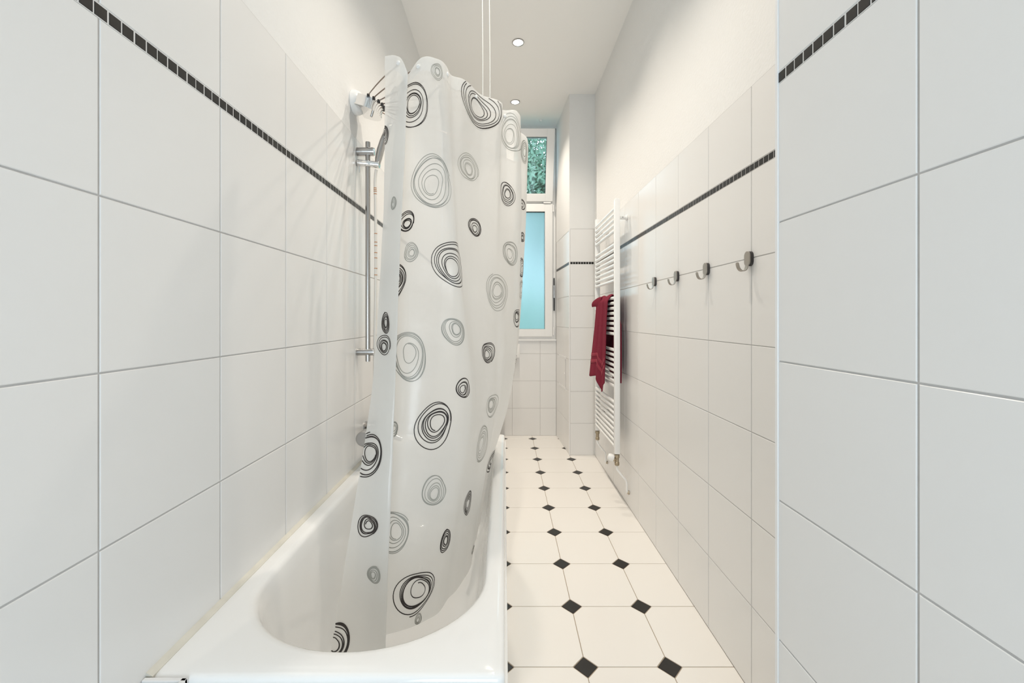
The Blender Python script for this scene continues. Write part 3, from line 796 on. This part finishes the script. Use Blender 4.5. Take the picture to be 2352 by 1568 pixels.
# ------------------------------------------------------------------ towel radiator
PX_, PYN, PYF = .775, 2.80, 3.385
rad = thing('towel_radiator', (PX_, 3.09, .36), 'tall white ladder towel radiator mounted on the right wall', 'radiator')
for yy in (PYN, PYF):
    p = obj('post', MB().box(PX_ - .019, PX_ + .019, yy - .016, yy + .016, .363, 2.118, .006), 'radiator', rad, True)
    obj('end_cap', MB().box(PX_ - .014, PX_ + .014, yy - .011, yy + .011, 2.116, 2.123, .002), 'white_plastic', p)
zr = [2.055 - .0378 * i for i in range(5)] + [1.809 - .0357 * i for i in range(8)] + [1.439 - .0356 * i for i in range(8)] + [1.0785 - .0356 * i for i in range(8)] + [.717 - .0375 * i for i in range(9)]
rung_me = MB().tube([(0, PYN + .008, 0), (0, PYF - .008, 0)], .0112, 14).mesh('rung', (0, 3.09, 0), True); rung_me.materials.append(M['radiator'])
for z in zr:
    r = bpy.data.objects.new('rung', rung_me); COL.objects.link(r); r.parent = rad; r.location = (-.012, 0, z - .36)
for yy, zz in ((PYN + .03, 2.0), (PYF - .03, 2.0), (PYF - .03, .53)):
    b = obj('wall_bracket', MB().lathe((XR - .001, yy, zz), (-1, 0, 0), [(0, .019), (.008, .019), (.009, .0125), (.085, .0125)], 18), 'white_plastic', rad, True)
    obj('screw', MB().lathe((XR - .034, yy - .0125, zz), (0, -1, 0), [(0, .003), (.001, .003)], 8), 'black', b)
def valve(yy, z0, thermo):
    v = obj('valve', MB().lathe((PX_, yy, z0), (0, 0, -1), [(0, .011), (.004, .0185), (.024, .0185), (.027, .014), (.055, .014), (.058, .017), (.076, .0165), (.08, .012)], 8 if not thermo else 12), 'brass', rad, True)
    if thermo:
        obj('valve_collar', MB().lathe((PX_ - .012, yy, z0 - .04), (-1, .12, .35), [(0, .014), (.02, .016)], 14), 'brass', v, True)
        obj('thermostat_head', MB().lathe((PX_ - .018, yy + .004, z0 - .033), (-1, .35, .30), [(0, .020), (.006, .024), (.03, .024), (.042, .02), (.046, .004)], 20), 'white_plastic', v, True)
    P = [Vector((PX_, yy, z0 - .078)), Vector((PX_ + .002, yy, z0 - .105)), Vector((PX_ + .03, yy - .008, z0 - .145)), Vector((PX_ + .058, yy - .012, z0 - .178)), Vector((PX_ + .064, yy - .013, z0 - .21)), Vector((PX_ + .065, yy - .013, z0 - .245)), Vector((XR - .011, yy - .013, z0 - .262))]
    obj('supply_pipe', MB().tube(smooth_path(P, 8), .0075, 12), 'radiator', rad, True)
    obj('wall_rosette', MB().lathe((XR - .001, yy - .013, z0 - .262), (-1, 0, 0), [(0, .013), (.003, .012), (.012, .009)], 14), 'brass', rad, True)
valve(PYN, .363, True); valve(PYF, .363, False)

# towel over the rung at 1.44 m
tw = thing('towel', (.74, 3.0, 1.44), 'burgundy terry towel hanging gathered over the radiator rungs', 'towel')
NS, NT = 46, 60
def front(s, t):
    # s across the cloth, t down the front drop; gathered in pleats
    gather = .165 - .012 * math.exp(-((t - .3) / .2) ** 2)
    yc = 3.055 + .03 * t
    fold = 2 * abs(math.sin(s * 2.7 * math.pi + .5 + .5 * t)) ** .6 - 1 + .2 * math.sin(s * 11 * math.pi + 2 - 2 * t)
    y = yc + (s - .5) * gather * 2 - .008 * math.cos(s * 3.2 * math.pi)
    out = .005 + (.002 + .046 * t ** 1.5) * s + .0125 * (fold + 1) * (.7 + .6 * t)
    drop = .60 + .085 * math.exp(-((s - .22) / .18) ** 2) + .012 * math.sin(9 * s)
    z = 1.452 - t * drop
    if t < .05: out *= t / .05
    return Vector((PX_ - .012 - .012 - out, y, z))
def back(s, t):
    y = 2.80 + .40 * s + .012 * math.sin(7 * s)
    spread = min(1, t * 3)
    y = (3.055 + (s - .5) * .33) * (1 - spread) + y * spread
    z = 1.452 - t * (.56 + .05 * math.sin(3 * s + 1))
    return Vector((PX_ + .014 + .010 * spread + .006 * math.sin(s * 9 + 2 * t), y, z))
def top(s, k):
    a = math.pi * k; f = front(s, 0); b = back(s, 0)
    return f.lerp(b, k) + Vector((0, 0, .012 * math.sin(a) + .006 * math.sin(a) * math.sin(s * 10)))
rws = [[front(i / NS, 1 - j / NT) for i in range(NS + 1)] for j in range(NT)] + [[top(i / NS, k / 6) for i in range(NS + 1)] for k in range(7)] + [[back(i / NS, j / NT) for i in range(NS + 1)] for j in range(1, NT + 1)]
def solid(name, grid_mb, material, parent, th):
    o = obj(name, grid_mb, material, parent, 'all', fixn=False)
    md = o.modifiers.new('thickness', 'SOLIDIFY'); md.thickness = th; md.offset = 0
    return o
cloth = solid('cloth', MB().grid(rws), 'towel', tw, .0065)
for t0, t1 in ((.70, .745), (.785, .83)):
    band = [[front(i / NS, t0 + (t1 - t0) * k / 3) + Vector((-.0042, -.001, 0)) for i in range(NS + 1)] for k in range(4)]
    solid('woven_band', MB().grid(band), 'towel_band', tw, .002)
# stray corner lifted at the upper left
fl = [[Vector((PX_ - .030 - .042 * a - .006 * math.sin(b * 3), 3.10 + .13 * a + .015 * b, 1.462 - .035 * a * a - b * (.09 - .05 * a))) for a in [k / 10 for k in range(11)]] for b in [k / 8 for k in range(9)]]
solid('loose_corner', MB().grid(fl), 'towel', tw, .006)

# ------------------------------------------------------------------ wall hooks
def make_hook(loc, label):
    h = thing('wall_hook', loc, label, 'hook', 'row of metal wall hooks')
    x, y, z = loc
    def oval(xo, hw, hh, n=10):
        out = []
        for k in range(n + 1):
            a = math.pi * k / n; out.append((xo, y + hw * math.cos(a), z + hh - hw + hw * math.sin(a)))
        for k in range(n + 1):
            a = math.pi + math.pi * k / n; out.append((xo, y + hw * math.cos(a), z - hh + hw + hw * math.sin(a)))
        return out
    obj('rubber_pad', MB().extrude_poly(oval(x, .0155, .0255), (-.0115, 0, 0)), 'rubber', h, True)
    obj('plate', MB().extrude_poly(oval(x - .0115, .0155, .0255), (-.0035, 0, 0)), 'nickel', h, True)
    pa = [(x - .0135, z - .012), (x - .0145, z - .026), (x - .019, z - .0375), (x - .027, z - .0425), (x - .036, z - .041), (x - .0425, z - .034), (x - .0465, z - .023), (x - .048, z - .013)]
    P = smooth_path([Vector((a, 0, b)) for a, b in pa], 4); mb = MB(); vs = []
    for i, p in enumerate(P):
        t = (P[min(i + 1, len(P) - 1)] - P[max(0, i - 1)]).normalized(); nn = Vector((-t.z, 0, t.x)) * .0014
        hw = .0085 if i < len(P) - 3 else .0085 * (.95, .8, .5)[i - len(P) + 3]
        for sy, sn in ((-1, -1), (1, -1), (1, 1), (-1, 1)): vs.append(Vector((p.x + nn.x * sn, y + hw * sy, p.z + nn.z * sn)))
    fs = [(i * 4 + k, i * 4 + (k + 1) % 4, (i + 1) * 4 + (k + 1) % 4, (i + 1) * 4 + k) for i in range(len(P) - 1) for k in range(4)]
    fs += [(3, 2, 1, 0), tuple(len(P) * 4 - 4 + k for k in range(4))]
    mb.add(vs, fs); obj('hook_arm', mb, 'nickel', h, True)
    return h
HL = ['metal wall hook nearest the projecting wall, largest of the four', 'second metal wall hook from the projecting wall', 'second metal wall hook from the towel radiator', 'metal wall hook nearest the towel radiator, smallest of the four']
hk = make_hook((XR, 1.408, 1.5055), HL[0])
for i in (1, 2, 3): copy_tree(hk, (XR, 1.408 + .2965 * i, 1.5055), HL[i])

# ------------------------------------------------------------------ ceiling spots
def make_spot(loc, label):
    s = thing('ceiling_spotlight', loc, label, 'spotlight', 'recessed ceiling spotlights')
    x, y, z = loc
    ring = MB(); N = 32; vs = []
    for r, dz in ((.047, 0), (.046, -.004), (.038, -.006), (.036, -.003), (.035, 0.004)):
        vs.append([(x + r * math.cos(2 * math.pi * k / N), y + r * math.sin(2 * math.pi * k / N), z + dz) for k in range(N)])
    ring.add([p for r in vs for p in r], [(i * N + k, i * N + (k + 1) % N, (i + 1) * N + (k + 1) % N, (i + 1) * N + k) for i in range(4) for k in range(N)])
    obj('ring', ring, 'steel', s, True)
    obj('lens', MB().lathe((x, y, z - .001), (0, 0, -1), [(0, .0365), (.002, .034), (.004, .024), (.005, .004)], 28), 'lamp', s, True)
    d = bpy.data.lights.new('spot_light', 'SPOT'); d.energy = SPOT_POWER; d.color = SPOT_COLOR; d.spot_size = math.radians(118); d.spot_blend = 1.0; d.shadow_soft_size = .022
    l = bpy.data.objects.new('spot_light', d); l.location = (0, 0, -.03); COL.objects.link(l); l.parent = s
    return s
s0 = make_spot((.104, 3.121, ZC), 'lit ceiling spotlight nearer the camera, upper of the two in view')
copy_tree(s0, (.104, 3.983, ZC), 'lit ceiling spotlight closest to the window')
for k, w in enumerate(('first', 'second')):
    copy_tree(s0, (.104, 3.121 - .862 * (k + 1), ZC), '%s recessed ceiling spotlight towards the camera, above the frame' % w)
cs = thing('ceiling_sensor', (.385, 4.34, ZC), 'tiny white round knob on the ceiling above the window', 'sensor')
obj('base', MB().lathe((.385, 4.34, ZC), (0, 0, -1), [(0, .02), (.006, .02), (.008, .016)], 20), 'white_plastic', cs, True)
obj('button', MB().lathe((.385, 4.34, ZC - .007), (0, 0, -1), [(0, .015), (.012, .013), (.016, .006), (.017, .001)], 20), 'white_plastic', cs, True)

# ------------------------------------------------------------------ access hatch on the niche wall
nz = nd.cross(Vector((0, 0, 1)))
def npt(a, z, d=0.0): return Vector((NICHE0[0], NICHE0[1], 0)) + nd * a + nz * d + Vector((0, 0, z))
ht = thing('access_hatch', tuple(npt(.32, HZ0)), 'small white access hatch set in the niche side wall tiles', 'hatch')
def nbox(a0, a1, z0, z1, d0, d1): return MB().extrude_poly([npt(a0, z0, d0), npt(a1, z0, d0), npt(a1, z1, d0), npt(a0, z1, d0)], nz * (d1 - d0))
obj('door', nbox(HA, HB, HZ0, HZ1, 0.0008, .004), 'tile', ht)
obj('frame', nbox(HA - .012, HB + .012, HZ1, HZ1 + .022, .0005, .005), 'trim', ht)
obj('frame', nbox(HA - .012, HB + .012, HZ0 - .022, HZ0, .0005, .005), 'trim', ht)
obj('joint', nbox(HB, HB + .007, HZ0, HZ1, .0004, .0012), 'grout', ht)
obj('lock', MB().lathe(npt(HB - .035, .745, .004), nz, [(0, .009), (.003, .009), (.004, .006)], 14), 'white_plastic', ht, True)

# ------------------------------------------------------------------ toilet and paper holder, mostly behind the curtain
to = thing('toilet', (-.17, YB, .1), 'white wall-hung toilet at the end wall, mostly hidden by the curtain', 'toilet')
tr = []
for z, hw, yl, yb in ((.10, .07, .22, YB), (.16, .11, .34, YB), (.25, .15, .46, YB), (.33, .172, .50, YB), (.375, .178, .515, YB), (.39, .175, .512, YB)):
    ring = []
    for k in range(33):
        a = math.pi * k / 32; ring.append(Vector((-.17 + hw * math.cos(a), yb - (yl - .2) - .2 * math.sin(a) if yl > .2 else yb - yl * math.sin(a), z)))
    ring.append(Vector((-.17 - hw * .98, yb, z))); ring.append(Vector((-.17 + hw * .98, yb, z))); tr.append(ring)
n = len(tr[0]); tm = MB(); tm.add([p for r in tr for p in r], [(i * n + k, i * n + (k + 1) % n, (i + 1) * n + (k + 1) % n, (i + 1) * n + k) for i in range(len(tr) - 1) for k in range(n)] + [tuple(range(n)), tuple(range((len(tr) - 1) * n, len(tr) * n))])
obj('bowl', tm, 'enamel', to, True)
def seat(hw, yl, z0, z1, y1):
    p = [(-.17 + hw * math.cos(math.pi * k / 32), y1 - (yl - .2) - .2 * math.sin(math.pi * k / 32), z0) for k in range(33)] + [(-.17 - hw, y1, z0), (-.17 + hw, y1, z0)]
    return MB().extrude_poly(p, (0, 0, z1 - z0))
obj('seat', seat(.181, .46, .394, .41, YB - .06), 'white_plastic', to, True)
obj('lid', seat(.183, .465, .413, .432, YB - .06), 'white_plastic', to, True)
ph = thing('paper_holder', (.075, YB, .885), 'white boxy holder on the end wall peeking past the curtain edge', 'holder')
obj('box', MB().box(.010, .160, YB - .115, YB, .875, 1.005, .008), 'white_plastic', ph, True)
obj('flap', MB().box(.012, .162, YB - .122, YB - .112, .872, 1.022, .004), 'white_plastic', ph, True)
